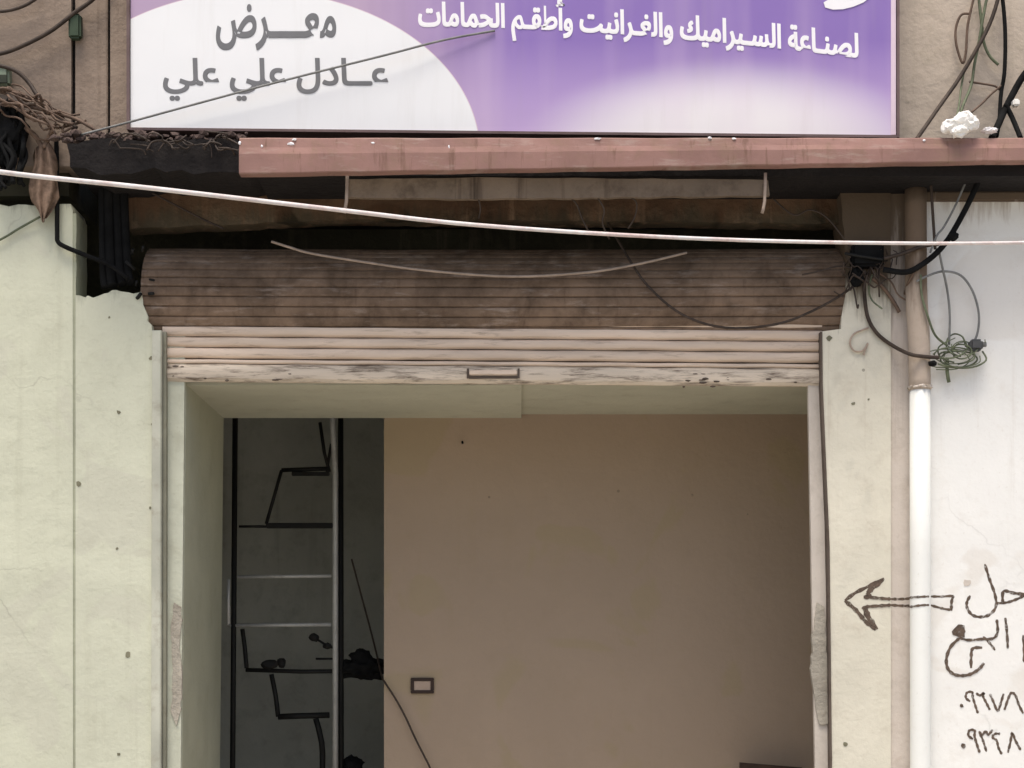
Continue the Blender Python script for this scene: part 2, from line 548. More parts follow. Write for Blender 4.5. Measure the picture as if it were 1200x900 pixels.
# jambs and inner walls
MB().prism(zs([(178, 389), (214, 389)]) + [(P(206, 0).x, GZ), (P(176, 0).x, GZ)], .055, .09).build('jamb', M['jamb_l'], shop)
side = MB().prism(zs([(170, 440), (214, 440)]) + [(P(206, 0).x, GZ), (P(168, 0).x, GZ)], .09, 1.107)
side.build('side_wall', M['inner_wall'], shop)
jr = MB().prism([(P(949, 0).x, 2.98), (P(965, 0).x, 2.98), (P(980, 0).x, GZ), (P(963, 0).x, GZ)], .05, .085)
jr.build('jamb', M['jamb_r'], shop)
# broken-away plaster on both jambs
pl_ = ragged(zs([(204, 706), (213, 712), (211, 760), (214, 790), (211, 838), (206, 850), (201, 835), (203, 780), (200, 740), (204, 706)], .05), .025, .004, 8)
MB().prism(pl_[:-1], .048, .075).build('plaster_patch', M['patch'], shop)
pr_ = ragged(zs([(957, 706), (966, 712), (968, 760), (971, 800), (972, 846), (960, 850), (955, 820), (950, 790), (952, 745), (957, 706)], .05), .025, .004, 9)
MB().prism(pr_[:-1], .04, .075).build('plaster_patch', M['patch'], shop)

PY = 1.107                     # face of the partition
# ceiling: the left bay hangs 2 cm lower, its edge runs into the shop
MB().box(-1.95, .005, .10, PY, 2.962, 3.06).box(.005, 2.3, .10, PY + .1, 2.982, 3.06).build('ceiling', M['ceiling'], shop)
MB().box(P(450, 0, PY).x, 2.3, PY, PY + .10, GZ, 2.99).build('partition_wall', M['partition'], shop)
MB().box(2.2, 2.35, .24, PY - .002, GZ, 3.0).build('side_wall', M['inner_wall'], shop)
MB().box(-2.7, 2.3, 2.6, 2.75, GZ, 3.42).box(-2.75, -2.6, 1.107, 2.6, GZ, 3.42).box(-2.6, P(170, 0).x, 1.107, 1.2, GZ, 3.05).box(-2.75, 2.3, 1.0, 2.75, 3.42, 3.5).box(-2.75, 2.3, 1.0, 1.09, 3.062, 3.42).box(2.3, 2.4, 1.0, 2.75, GZ, 3.42).build('back_room_wall', M['back_room'], shop)
MB().box(-2.7, 2.3, .02, 2.6, -.02, .03).build('shop_floor', M['floor'], shop)
# recess above the shutter
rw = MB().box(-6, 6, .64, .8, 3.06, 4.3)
rw.build('recess_wall', M['upper_tone'], shop)
# board under the canopy, with two hanger straps
bd = thing
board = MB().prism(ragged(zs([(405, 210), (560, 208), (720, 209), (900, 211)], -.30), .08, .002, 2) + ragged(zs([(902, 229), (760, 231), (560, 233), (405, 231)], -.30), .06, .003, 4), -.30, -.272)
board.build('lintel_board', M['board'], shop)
for px in (407, 897):
    MB().tube([P(px, 203, -.30), P(px - 1, 236, -.312), P(px - 4, 250, -.305)], .008, 6, 2).build('hanger_strap', M['tan_wire'], shop)
rnd = random.Random(21)
lb = [(P(150, 0, .10).x, P(0, 226, .1).z), (P(984, 0, .10).x, P(0, 226, .1).z)]
ub = ragged([(P(984, 0, .10).x, P(0, 262, .1).z), (P(700, 0, .10).x, P(0, 259, .1).z), (P(400, 0, .10).x, P(0, 257, .1).z), (P(150, 0, .10).x, P(0, 268, .1).z)], .05, .004, 22)
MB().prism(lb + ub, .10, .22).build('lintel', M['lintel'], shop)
# canopy slab
sl = MB()
top_l = ragged(zs([(78, 168), (130, 163), (180, 166), (230, 163), (300, 164)], -.28), .05, .012, 6)
bot_l = ragged(zs([(300, 200), (230, 202), (180, 199), (120, 203), (84, 196), (78, 168)], -.28), .05, .012, 7)
sl.prism(top_l + bot_l[:-1], -.28, .64)
sl.box(P(300, 0, -.28).x, 6.0, -.27, .64, 3.845, 3.965)
sl.build('canopy_slab', M['slab'], shop)
MB().box(-6.0, P(74, 0).x, .10, .64, 3.86, 4.05).build('canopy_slab', M['upper_tone'], shop)
# upper wall
uz0 = 3.97
MB().box(-6, P(83.5, 0).x, .0, .3, uz0, 6.2).build('upper_wall', M['upper_left'], shop)
MB().box(P(88, 0).x, P(126, 0).x, .0, .3, uz0, 6.2, .004).build('upper_wall', M['upper_left'], shop)
MB().box(P(83.5, 0).x, P(88, 0).x, .03, .29, uz0, 6.19).box(P(126, 0).x, P(130, 0).x, .02, .29, uz0, 6.19).build('joint', M['slab'], shop)
MB().box(P(130, 0).x, P(400, 0).x, -.02, .3, uz0, 6.2, .006).build('upper_wall', M['upper_left'], shop)['label'] = 'grimy brown plastered upper wall beside the sign'
MB().box(P(400, 0).x, 6, .0, .3, uz0, 6.2).build('upper_wall', M['upper_right'], shop)['label'] = 'beige plastered upper wall beside the sign'

# neighbouring walls
lw = MB()
ltop = ragged(zs([(-60, 238), (20, 241), (60, 238), (83, 240), (85.2, 246)]), .04, .006, 11)
lw.prism([(-6, GZ), (-6, P(0, 238).z)] + ltop + [(P(85.8, 0).x, GZ)], -.001, .25)
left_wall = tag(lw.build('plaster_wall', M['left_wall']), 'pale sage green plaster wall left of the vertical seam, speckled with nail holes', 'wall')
for i, (px, py, r) in enumerate([(22, 388, .008), (1, 548, .012), (2, 560, .01), (45, 798, .008), (38, 845, .006), (60, 470, .006)]):
    c = P(px, py, .004)
    MB().disc(c, r, seed=i).build('nail_hole', M['hole'], left_wall)
for i, (px, py, r) in enumerate([(92, 567, .013), (150, 767, .016), (139, 483, .011), (137, 643, .007), (139, 884, .009), (177, 420, .011), (178, 497, .006), (128, 372, .006), (176, 595, .008)]):
    MB().disc(P(px, py, 0), r, seed=i + 20).build('nail_hole', M['hole'], shop)
for i, (px, py, r) in enumerate([(1000, 473, .010), (991, 872, .013), (972, 396, .016), (1018, 468, .006), (1065, 455, .010)]):
    MB().disc(P(px, py, 0), r, seed=i + 40).build('nail_hole', M['hole'], shop)
# raised run of filler across the strip beside the pipe
ww = MB().box(P(1080, 0).x, 6, -.012, .25, GZ, 3.97)
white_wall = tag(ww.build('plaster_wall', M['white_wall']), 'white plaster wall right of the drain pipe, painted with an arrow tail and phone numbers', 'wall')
MB().box(P(1076, 0).x, 6, -.03, .2, 3.80, 3.845, .008).build('plaster_ledge', M['recess_strip'], white_wall)
MB().disc(P(1134, 683, -.012), .02, seed=71).build('chip', M['recess_strip'], white_wall)

# ------------------------------------------------------------------ roller shutter
sh = thing('roller_shutter', 'rolled up brown shutter with beige slats hanging above the open doorway', 'shutter', (0, .1, 3.0))
cy, cz, cr = .29, 3.365, .285
coil = MB()
xl, xr = P(166, 0, .03).x, P(992, 0, .03).x
NP = 38
prof = []
for i in range(NP * 5):
    k_, ph = divmod(i, 5)
    a = 2 * math.pi * (k_ + (0.0, .10, .30, .70, .90)[ph]) / NP
    rr = cr - (.010, .002, .0, .0, .002)[ph]
    prof.append((rr * math.cos(a), rr * math.sin(a)))
rings = []
XN = 40
for j in range(XN + 1):
    x = xl + (xr - xl) * j / XN
    wob = .004 * math.sin(j * .8) + random.uniform(-.0015, .0015)
    sag = -.006 * math.sin(math.pi * j / XN)
    rings.append([coil.bm.verts.new((x, cy + p[0] * (1 + wob), cz + sag + p[1] * (1 + wob))) for p in prof])
for j in range(XN):
    for k in range(len(prof)):
        coil.bm.faces.new((rings[j][k], rings[j][(k + 1) % len(prof)], rings[j + 1][(k + 1) % len(prof)], rings[j + 1][k]))
coil.bm.faces.new(rings[0]); coil.bm.faces.new(list(reversed(rings[-1])))
bmesh.ops.recalc_face_normals(coil.bm, faces=coil.bm.faces)
coil.build('slat_roll', M['coil'], sh)
# curtain: convex slats, tilted a touch down to the right
cx0, cx1 = P(191, 0, .05).x, P(963, 0, .05).x


def tilt(x):
    return -.024 * (x - cx0) / (cx1 - cx0)


def slat_strip(zt, zb, depth, nseg=40, wav=.0015):
    """one curved slat as a strip along x; returns MB"""
    m = MB()
    K = 6
    rows = []
    for j in range(nseg + 1):
        x = cx0 + (cx1 - cx0) * j / nseg
        w = wav * math.sin(j * 1.3 + zt * 40)
        row = []
        for k in range(K + 1):
            t = k / K
            row.append(m.bm.verts.new((x, .055 - depth * math.sin(math.pi * t) ** .38 + w, zt + (zb - zt) * t + tilt(x) + w)))
        row.append(m.bm.verts.new((x, .075, zb + tilt(x))))
        row.append(m.bm.verts.new((x, .075, zt + tilt(x))))
        rows.append(row)
    n = K + 3
    for j in range(nseg):
        for k in range(n):
            m.bm.faces.new((rows[j][k], rows[j][(k + 1) % n], rows[j + 1][(k + 1) % n], rows[j + 1][k]))
    m.bm.faces.new(rows[0]); m.bm.faces.new(list(reversed(rows[-1])))
    bmesh.ops.recalc_face_normals(m.bm, faces=m.bm.faces)
    return m


zrow = [P(0, v, .05).z for v in (368, 381, 394.5, 407, 420)]
for a, b in zip(zrow, zrow[1:]):
    slat_strip(a, b + .004, .017).build('slat', M['curtain'], sh)
zb0, zb1 = P(0, 420, .05).z, P(0, 446.5, .05).z
slat_strip(zb0 - .002, zb0 - .022, .010).build('slat', M['curtain'], sh)
br = slat_strip(zb0 - .024, zb1, .018, wav=.003).build('bottom_rail', M['bottom_rail'], sh)
h0, h1 = P(550, 433, .03), P(606, 439, .03)
hz = tilt(.0) * .3
MB().box(h0.x, h1.x, .018, .034, h1.z + hz, h0.z + hz, .004).build('handle', M['curtain'], br)
MB().box(h0.x - .012, h0.x - .002, .026, .042, h1.z + hz - .012, h0.z + hz + .008).box(h1.x + .002, h1.x + .012, .026, .042, h1.z + hz - .012, h0.z + hz + .008).box(h0.x - .002, h1.x + .002, .03, .042, h1.z + hz - .014, h1.z + hz - .003).build('handle_bracket', M['guide_dark'], br)
# dirt crust where the rail rubs (lumpy grease)
for i in range(26):
    px = random.choice([random.gauss(225, 22), random.gauss(880, 40), random.gauss(825, 10), random.uniform(300, 340)])
    if not 196 < px < 958:
        continue
    p = P(px, random.uniform(428, 446) + (px - 190) * .012, .042)
    MB().blob(p, (random.uniform(.006, .022), .006, random.uniform(.003, .007)), .5, 3, 1, i).build('grease_spot', M['guide_dark'], br)
# guides
MB().prism(zs([(179, 388), (190, 388)]) + [(P(189, 0).x, 0.0), (P(177.5, 0).x, 0.0)], -.022, .055, bevel=.004).build('guide_rail', M['guide'], sh)
MB().prism(zs([(190.6, 388), (194, 388)]) + [(P(193, 0).x, 0.0), (P(189.6, 0).x, 0.0)], .012, .055).build('guide_rail', M['guide_gap'], sh)
MB().prism([(P(961, 0).x, P(0, 389).z), (P(963.5, 0).x, P(0, 389).z), (P(964, 0).x, P(0, 450).z), (P(972, 0).x, P(0, 640).z), (P(978, 0).x, 0.0), (P(975.5, 0).x, 0.0), (P(969.5, 0).x, P(0, 640).z), (P(961.5, 0).x, P(0, 450).z)], -.006, .05).build('guide_rail', M['guide_dark'], sh)

# ------------------------------------------------------------------ fascia beam of the canopy
fb = MB()
yl, yr = -.42, -.34
a = P(280, 160, yl); b_ = P(1330, 160, yr)
c_ = P(280, 203.5, yl); d_ = P(1330, 186, yr)
NX = 30
rows = []
for i in range(NX + 1):
    t = i / NX
    x = a.x + (b_.x - a.x) * t
    y = yl + (yr - yl) * t
    zt = a.z + (b_.z - a.z) * t + .0012 * math.sin(i * 1.7)
    zb = c_.z + (d_.z - c_.z) * t + .0015 * math.sin(i * 2.3 + 1)
    rows.append([fb.bm.verts.new(v) for v in ((x, y + .014, zt - .006), (x, y + .008 + .002 * math.sin(i * 1.1), zt - .28 * (zt - zb)), (x, y, zt - .47 * (zt - zb)), (x, y + .001, zb + .004), (x, y + .005, zb), (x, y + .06, zb), (x, y + .06, zt), (x, y + .020, zt))])
for i in range(NX):
    for k in range(8):
        fb.bm.faces.new((rows[i][k], rows[i][(k + 1) % 8], rows[i + 1][(k + 1) % 8], rows[i + 1][k]))
fb.bm.faces.new(rows[0]); fb.bm.faces.new(list(reversed(rows[-1])))
bmesh.ops.recalc_face_normals(fb.bm, faces=fb.bm.faces)
fascia = tag(fb.build('fascia_beam', M['fascia']), 'faded red painted beam along the canopy edge below the shop sign', 'beam')
for i, (px, py, w, h) in enumerate([(281, 166, 4, 5), (307, 170, 3, 4), (341, 167, 9, 4), (437, 166, 5, 3), (526, 171, 2.4, 6), (700, 161, 10, 3), (832, 160, 6, 3), (860, 161, 6, 3), (1083, 163, 4, 3), (345, 162, 6, 3)]):
    y = yl + (yr - yl) * (px - 280) / 1050
    p = P(px, py + 1.5, y + .010)
    MB().blob(p, (w / 620, .004, h / 620), .5, 2.2, 2, i * 3.1).build('paint_flake', M['letter_white'], fascia)

# ------------------------------------------------------------------ shop sign
SIGN_Y = -.17
SIGN_S = F / (SIGN_Y - CAM_Y)
sg = thing('shop_sign', 'violet and white shop sign with Arabic lettering above the red canopy beam', 'sign', (0, -.1, 4.1))
M['sign'] = sign_mat()
z_l, z_r = P(152, 149.5, SIGN_Y).z, P(1050, 158.5, SIGN_Y).z
sx0, sx1 = P(153, 0, SIGN_Y).x, P(1050, 0, SIGN_Y).x
ZT = 5.35
MB().prism([(sx0, z_l), (sx0, ZT), (sx1, ZT), (sx1, z_r)], SIGN_Y, SIGN_Y + .025).build('sign_face', M['sign'], sg)
fr = MB()
fr.prism([(sx0 - .016, z_l - .012), (sx0 - .016, ZT), (sx0 - .002, ZT), (sx0 - .002, z_l - .012)], SIGN_Y - .012, -.02)
fr.prism([(sx1 + .002, z_r - .012), (sx1 + .002, ZT), (sx1 + .014, ZT), (sx1 + .014, z_r - .012)], SIGN_Y - .012, -.02)
fr.prism([(sx0 - .0015, z_l - .014), (sx0 - .0015, z_l - .002), (sx1 + .0015, z_r - .002), (sx1 + .0015, z_r - .014)], SIGN_Y - .010, -.03)
fr.build('sign_frame', M['sign_frame'], sg)
# pale bare margin at the right end of the print
MB().prism([(P(1044, 0, SIGN_Y).x, z_r + .002), (P(1044, 0, SIGN_Y).x, ZT), (sx1 - .001, ZT), (sx1 - .001, z_r + .002)], SIGN_Y - .003, SIGN_Y + .001).build('print_margin', plain('pale_pink_vinyl', (.72, .58, .66), .5, .05), sg)

FORMS = {'ا': (0xFE8D, 2), 'أ': (0xFE83, 2), 'ة': (0xFE93, 2), 'ت': (0xFE95, 4), 'ح': (0xFEA1, 4), 'د': (0xFEA9, 2), 'ر': (0xFEAD, 2),
         'س': (0xFEB1, 4), 'ص': (0xFEB9, 4), 'ض': (0xFEBD, 4), 'ط': (0xFEC1, 4), 'ع': (0xFEC9, 4), 'غ': (0xFECD, 4), 'ق': (0xFED5, 4),
         'ك': (0xFED9, 4), 'ل': (0xFEDD, 4), 'م': (0xFEE1, 4), 'ن': (0xFEE5, 4), 'و': (0xFEED, 2), 'ي': (0xFEF1, 4), 'ـ': (0x640, 0)}


def shape_arabic(s):
    out = []
    for i, ch in enumerate(s):
        if ch not in FORMS:
            out.append(ch); continue
        base, n = FORMS[ch]
        if n == 0:
            out.append(ch); continue
        p = s[i - 1] if i else ' '
        q = s[i + 1] if i + 1 < len(s) else ' '
        jp = p in FORMS and FORMS[p][1] != 2
        jn = q in FORMS and n == 4
        out.append(chr(base + (3 if jp and jn else 2 if jn else 1 if jp else 0)))
    return ''.join(reversed(out))


def text_mesh(s, offset=0.0):
    cu = bpy.data.curves.new('lettering', 'FONT')
    cu.body = s; cu.size = 1.0; cu.offset = offset; cu.resolution_u = 4
    o = bpy.data.objects.new('lettering', cu)
    COL.objects.link(o)
    bpy.context.view_layer.update()
    dg = bpy.context.evaluated_depsgraph_get()
    me = bpy.data.meshes.new_from_object(o.evaluated_get(dg))
    bpy.data.objects.remove(o)
    bpy.data.curves.remove(cu)
    return me


def width(s):
    me = text_mesh(s)
    w = max(v.co.x for v in me.vertices)
    bpy.data.meshes.remove(me)
    return w


def line_of_text(s, offset, bold=0.0):
    """every glyph filled on its own so that joined letters do not knock holes in one another; returns [(verts, faces)]"""
    g_ = shape_arabic(s)
    w0 = width('|')
    out = []
    for i, ch in enumerate(g_):
        if ch == ' ':
            continue
        adv = width(g_[:i] + '|') - w0 if i else 0.0
        me = text_mesh(ch, offset)
        for sh_, sv_ in (((-bold, -bold * .6), (bold, -bold * .6), (-bold, bold * .6), (bold, bold * .6)) if bold else ((0, 0),)):
            out.append(([(v.co.x + adv + sh_, v.co.y + sv_) for v in me.vertices], [tuple(p.vertices) for p in me.polygons]))
        bpy.data.meshes.remove(me)
    return out


def put_text(s, name, mat, offset, x0, x1, fy, bold=0.0, extr=.0013):
    """lay the line between pixel columns x0 and x1; fy(px, v, lo, hi) gives the pixel row for font height v"""
    gl = line_of_text(s, offset, bold)
    xs = [v[0] for g_ in gl for v in g_[0]]
    ys = [v[1] for g_ in gl for v in g_[0]]
    ax, bx, lo, hi = min(xs), max(xs), min(ys), max(ys)
    bm = bmesh.new()
    for gi, (vsx, fs) in enumerate(gl):
        dy = .00012 * (gi % 9)
        vv = []
        for (x, y) in vsx:
            px = x0 + (x - ax) / (bx - ax) * (x1 - x0)
            p = P(px, fy(px, y, lo, hi), SIGN_Y)
            vv.append(bm.verts.new((p.x, SIGN_Y - extr - dy, p.z)))
        fl = []
        for f in fs:
            try:
                fl.append(bm.faces.new([vv[k] for k in f]))
            except ValueError:
                pass
        r = bmesh.ops.extrude_face_region(bm, geom=fl)
        bmesh.ops.translate(bm, verts=[e for e in r['geom'] if isinstance(e, bmesh.types.BMVert)], vec=(0, extr + dy - .0002, 0))
    bmesh.ops.recalc_face_normals(bm, faces=bm.faces)
    m = MB(); m.bm.free(); m.bm = bm
    return m.build(name, mat, sg)


put_text('معــــرض', 'lettering', M['letter_grey'], .014, 253, 394, lambda px, v, lo, hi: 5 + (hi - v) / (hi - lo) * 54, .010)
put_text('عــادل علي علي', 'lettering', M['letter_grey'], .012, 191, 455, lambda px, v, lo, hi: 68 + (hi - v) / (hi - lo) * 50, .010)


def arc(px):
    return 30 + 37 * max(0, (px - 490) / 515) ** 1.8


put_text('لصنـاعة السـيراميك والغـرانيت وأطقـم الحمامات', 'lettering', M['letter_white'], .014, 490, 1006, lambda px, v, lo, hi: arc(px) - v * 38, .022)
# foot of the big white letter whose rest lies above
sw = MB()
pts = [(967, 9), (976, 11.5), (988, 11), (1000, 8), (1012, 3), (1022, -5), (1028, -16), (1018, -20), (1004, -10), (990, -4), (974, -2), (965, 3)]
sw.prism([(P(u, v, SIGN_Y).x, P(u, v, SIGN_Y).z) for u, v in pts], SIGN_Y - .003, SIGN_Y - .0005)
sw.build('lettering', M['letter_white'], sg)

# ------------------------------------------------------------------ drain pipe
PX, PYY = P(1078, 0, -.05).x, -.052
zj = P(0, 455, -.05).z
dp = thing('drain_pipe', 'white plastic drain pipe with old stained upper length beside the painted arrow', 'pipe', (PX, PYY, 0))
MB().tube([(PX, PYY, -.0), (PX + .002, PYY, 1.2), (PX, PYY, zj)], .048, 20, 2).build('lower_pipe', M['pvc'], dp)
up = MB()
up.tube([(PX, PYY, zj - .01), (PX - .006, PYY, zj + .25), (PX - .018, PYY, 3.4), (PX - .02, PYY, 3.846)], .0505, 16, 4)
up.build('upper_pipe', M['old_pipe'], dp)
cl = MB()
cl.blob((PX, PYY, zj + .004), (.055, .055, .018), .25, 4, 3, 4)
cl.build('mortar_joint', M['recess_strip'], dp)
for z in (.75, 2.05):
    MB().box(PX - .056, PX + .056, PYY - .056, -.012, z - .014, z + .014, .004).build('pipe_clip', M['pvc'], dp) if z < 1 else None

# ------------------------------------------------------------------ graffiti painted on pillar, strip, pipe and white wall
def y_pipe(x):
    d_ = x - PX
    return PYY - math.sqrt(max(.0483 ** 2 - d_ * d_, 0))


def strokes(lst, yfun, y, parent, name, w=.016):
    m = MB()
    for k_, st in enumerate(lst):
        ww_ = w
        sm = 5
        if isinstance(st, dict):
            ww_ = st.get('w', w); sm = st.get('s', 5); st = st['p']
        m.ribbon([(P(u, v, y).x, P(u, v, y).z) for u, v in st], ww_, yfun, thick=.0006 + .0003 * (k_ % 7), smooth=sm)
    return m.build(name, M['paint_mark'], parent)


strokes([{'p': [(1036, 678), (1018, 687), (1002, 695), (990, 704)], 'w': .016}, {'p': [(1035, 679), (1024, 688), (1016, 695)], 'w': .022},
         {'p': [(990, 704), (1003, 715), (1015, 729), (1026, 737)], 'w': .018}, {'p': [(1013, 710), (1017, 722), (1027, 738)], 'w': .026},
         {'p': [(1016, 694), (1019, 699), (1012, 700)], 'w': .018}, [(1012, 699), (1030, 701), (1044, 702)], [(1014, 711), (1030, 710), (1044, 709)]],
        lambda x: 0.0, 0, shop, 'painted_arrow', .014)
strokes([[(1044, 702), (1058, 702), (1068, 701)], [(1044, 709), (1058, 710), (1068, 710)]], lambda x: .012, .012, shop, 'painted_arrow', .012)
xa, xb = PX - .046, PX + .046
strokes([{'p': [(1067.5, 700), (1078, 699.5), (1089, 699)], 's': 5}, {'p': [(1067.5, 711), (1078, 709.5), (1089, 709)], 's': 5}], y_pipe, -.09, dp, 'painted_arrow', .010)
yw = lambda x: -.012
strokes([[(1090, 699), (1104, 699), (1118, 698)], [(1090, 709), (1104, 713), (1116, 715)], {'p': [(1117, 698), (1115, 706), (1115, 715)], 'w': .013}], yw, -.012, white_wall, 'painted_arrow', .011)
# two handwritten words (the first starts beyond the right edge of the view)
strokes([{'p': [(1154, 661), (1160, 680), (1166, 697), (1167, 711), (1160, 720), (1150, 723), (1140, 721), (1134, 714), (1133, 706), (1137, 698)], 'w': .013},
         [(1167, 707), (1180, 706), (1192, 702), (1204, 697), (1214, 700), (1222, 704)], {'p': [(1175, 706), (1176, 693), (1188, 695), (1204, 697)], 'w': .014},
         {'p': [(1222, 704), (1232, 699), (1240, 690), (1246, 700), (1240, 708), (1226, 706)], 'w': .012},
         # second word
         [(1178, 724), (1180, 742), (1181, 760)], [(1168, 726), (1169, 740), (1164, 748), (1150, 749), (1134, 750), (1124, 747)],
         {'p': [(1124, 748), (1114, 758), (1109, 772), (1111, 784), (1120, 791), (1134, 791), (1146, 785), (1153, 777)], 'w': .014},
         {'p': [(1138, 783), (1138, 770), (1140, 760), (1151, 759)], 'w': .014}, {'p': [(1152, 746), (1160, 754), (1166, 762)], 'w': .011},
         [(1199, 744), (1200, 760), (1200, 776)], [(1210, 744), (1211, 760), (1210, 778)]],
        yw, -.012, white_wall, 'painted_lettering', .012)
# the two phone numbers
strokes([[(1137, 822), (1132, 818), (1133, 812), (1139, 811), (1140, 817), (1143, 827), (1146, 836)],
         [(1144, 812), (1148, 815), (1153, 812), (1152, 816), (1156, 824), (1160, 832)],
         [(1160, 813), (1164, 822), (1169, 833), (1173, 823), (1176, 813)],
         [(1177, 832), (1181, 820), (1185, 812), (1190, 815), (1194, 826), (1199, 836)],
         [(1202, 813), (1206, 822), (1210, 832), (1214, 822)],
         [(1140, 866), (1135, 862), (1136, 856), (1142, 856), (1142, 863), (1145, 873), (1148, 882)],
         [(1147, 857), (1151, 861), (1155, 857), (1158, 861), (1163, 855)], [(1148, 859), (1152, 868), (1156, 881)],
         [(1172, 860), (1166, 860), (1163, 864), (1168, 868), (1170, 876), (1174, 884)],
         [(1181, 882), (1184, 870), (1186, 859), (1190, 868), (1196, 879)],
         [(1203, 860), (1204, 872), (1206, 884)]],
        yw, -.012, white_wall, 'painted_number', .011)

for i, (px, py, r_) in enumerate([(1125, 740, .037), (1127, 827, .0095), (1129, 874, .012)]):
    MB().disc(P(px, py, -.013), r_, seg=14, thick=.003, seed=i + 90).build('painted_dot', M['paint_mark'], white_wall)

# ------------------------------------------------------------------ things inside the shop
so = thing('wall_socket', 'small brown framed wall socket low on the beige partition', 'socket', P(495, 812, PY))
c = P(495, 803.5, PY)
m = MB()
w2, h2, t2 = .062, .042, .018
m.box(c.x - w2, c.x + w2, PY - .014, PY - .001, c.z + h2 - t2, c.z + h2, .003)
m.box(c.x - w2, c.x + w2, PY - .014, PY - .001, c.z - h2, c.z - h2 + t2, .003)
m.box(c.x - w2, c.x - w2 + t2, PY - .0135, PY - .001, c.z - h2 + t2, c.z + h2 - t2)
m.box(c.x + w2 - t2, c.x + w2, PY - .0135, PY - .001, c.z - h2 + t2, c.z + h2 - t2)
m.build('frame', M['socket'], so)
MB().box(c.x - w2 + t2, c.x + w2 - t2, PY - .008, PY - .001, c.z - h2 + t2, c.z + h2 - t2).build('plate', M['socket_plate'], so)
nail = MB()
p = P(542, 519, PY)
nail.tube([p, p + Vector((0, -.03, .002))], .006, 8, 0)
tag(nail.build('wall_nail', M['black']), 'dark nail sticking out near the top of the beige partition', 'nail')

# steel rack behind the partition opening
RY = 1.62
rk = thing('steel_rack', 'bare steel rack with bright pipe post standing in the dark back room', 'rack', (P(330, 0, RY).x, RY, .03))
q = lambda u, v, dy=0: P(u, v, RY + dy)
zf = .03
pb = q(393, 600)
MB().tube([(pb.x, RY, zf), (pb.x, RY, q(393, 555).z), (q(390, 0).x, RY, q(390, 500).z), (q(390, 0).x, RY, 3.3)], .017, 10, 0).build('post', M['steel'], rk)['label'] = 'bright galvanised pipe post'
MB().tube([(q(399.5, 0).x, RY + .03, zf), (q(398.5, 0).x, RY + .03, 3.3)], .016, 8, 0).build('post', M['dark_steel'], rk)
MB().tube([(q(271, 0).x, RY, zf), (q(276, 0).x, RY, 3.3)], .016, 8, 0).build('post', M['dark_steel'], rk)
MB().tube([q(268, 679), q(267.5, 705), q(268, 733)], .010, 8, 0).tube([q(268, 733), q(388, 732)], .011, 8, 0).tube([q(278, 676), q(388, 675)], .010, 8, 0).build('shelf_frame', M['steel'], rk)
MB().tube([q(330, 551), q(386, 549)], .012, 8, 0).tube([q(330, 551), q(312, 614)], .010, 8, 0).build('bracket', M['dark_steel'], rk)
MB().box(q(312, 0).x, q(390, 0).x, RY - .02, RY + .02, q(0, 619).z, q(0, 613).z, .004).tube([q(280, 617), q(312, 617)], .008, 6, 0).build('rung', M['dark_steel'], rk)
MB().box(q(342, 0).x, q(386, 0).x, RY - .015, RY + .015, q(0, 557.5).z, q(0, 553).z, .003).build('rung', M['dark_steel'], rk)
MB().tube([q(284, 737), q(287, 760), q(289, 783)], .013, 8, 2).tube([q(288, 785), q(352, 787), q(450, 786, .05)], .012, 8, 0).build('rung', M['dark_steel'], rk)
MB().tube([q(318, 790), q(323, 815), q(326, 840)], .014, 8, 2).tube([q(326, 840), q(350, 839), q(386, 838)], .017, 8, 0).tube([q(370, 842), q(377, 870), q(378, 905), q(378, 1010)], .017, 8, 2).build('foot_frame', M['dark_steel'], rk)
MB().tube([q(375, 495), q(380, 530), q(386, 553)], .010, 6, 0).tube([q(388, 520), q(383, 553)], .008, 6, 0).build('brace', M['dark_steel'], rk)
for i, (u, v, w, h) in enumerate([(368, 747, 6, 5), (316, 779, 10, 6), (330, 777, 5, 6), (384, 757, 5, 4)]):
    MB().blob(q(u, v, -.01), (w / 205, .02, h / 205), .35, 2, 2, i + 3).build('clamp', M['dark_steel'], rk)
MB().tube([q(393, 760), q(384, 757), q(368, 747)], .007, 6, 0).tube([q(370, 772), q(393, 772)], .007, 6, 0).build('rod', M['dark_steel'], rk)
# black cloth heap hung over the bar
bc = MB()
bc.blob(q(424, 783, .06), (.135, .06, .055), .55, 2.3, 4, 2.2)
bc.blob(q(424, 772, .06), (.06, .045, .055), .4, 2.0, 3, 5.2)
tag(bc.build('black_cloth', M['black_cloth'], smooth=True), 'crumpled black cloth heaped over the bar beside the beige partition edge', 'cloth')
bc = MB()
bc.blob(q(412, 897, .1), (.07, .06, .05), .4, 2.3, 3, 6.2)
bc.blob(P(412, 935, RY + .1), (.12, .09, .20), .3, 2.3, 3, 8.2)
tag(bc.build('black_sack', M['black_cloth'], smooth=True), 'lumpy black sack at the foot of the bright rack post', 'sack')
cable = MB()
cable.tube([q(412, 655), q(424, 700), q(436, 745), P(447, 790, 1.3), P(450, 798, 1.10), P(463, 818, 1.085), P(475, 840, 1.08), P(488, 868, 1.075), P(505, 902, 1.07), P(515, 930, 1.06), P(528, 1000, 1.03)], .0055, 6, 4)
tag(cable.build('loose_cable', M['dark_wire']), 'thin dark cable trailing round the partition edge past the wall socket', 'cable')
db = MB()
pz = [P(868, 893.5, .95), P(940, 899.5, .95)]
db.prism([(pz[0].x, .03), (pz[0].x - .004, pz[0].z), (pz[1].x, pz[1].z), (pz[1].x, .03)], .94, .975, back=None, bevel=.004)
tag(db.build('dark_board', M['dark_board']), 'dark brown board standing against the beige partition, only its top edge in view', 'board')


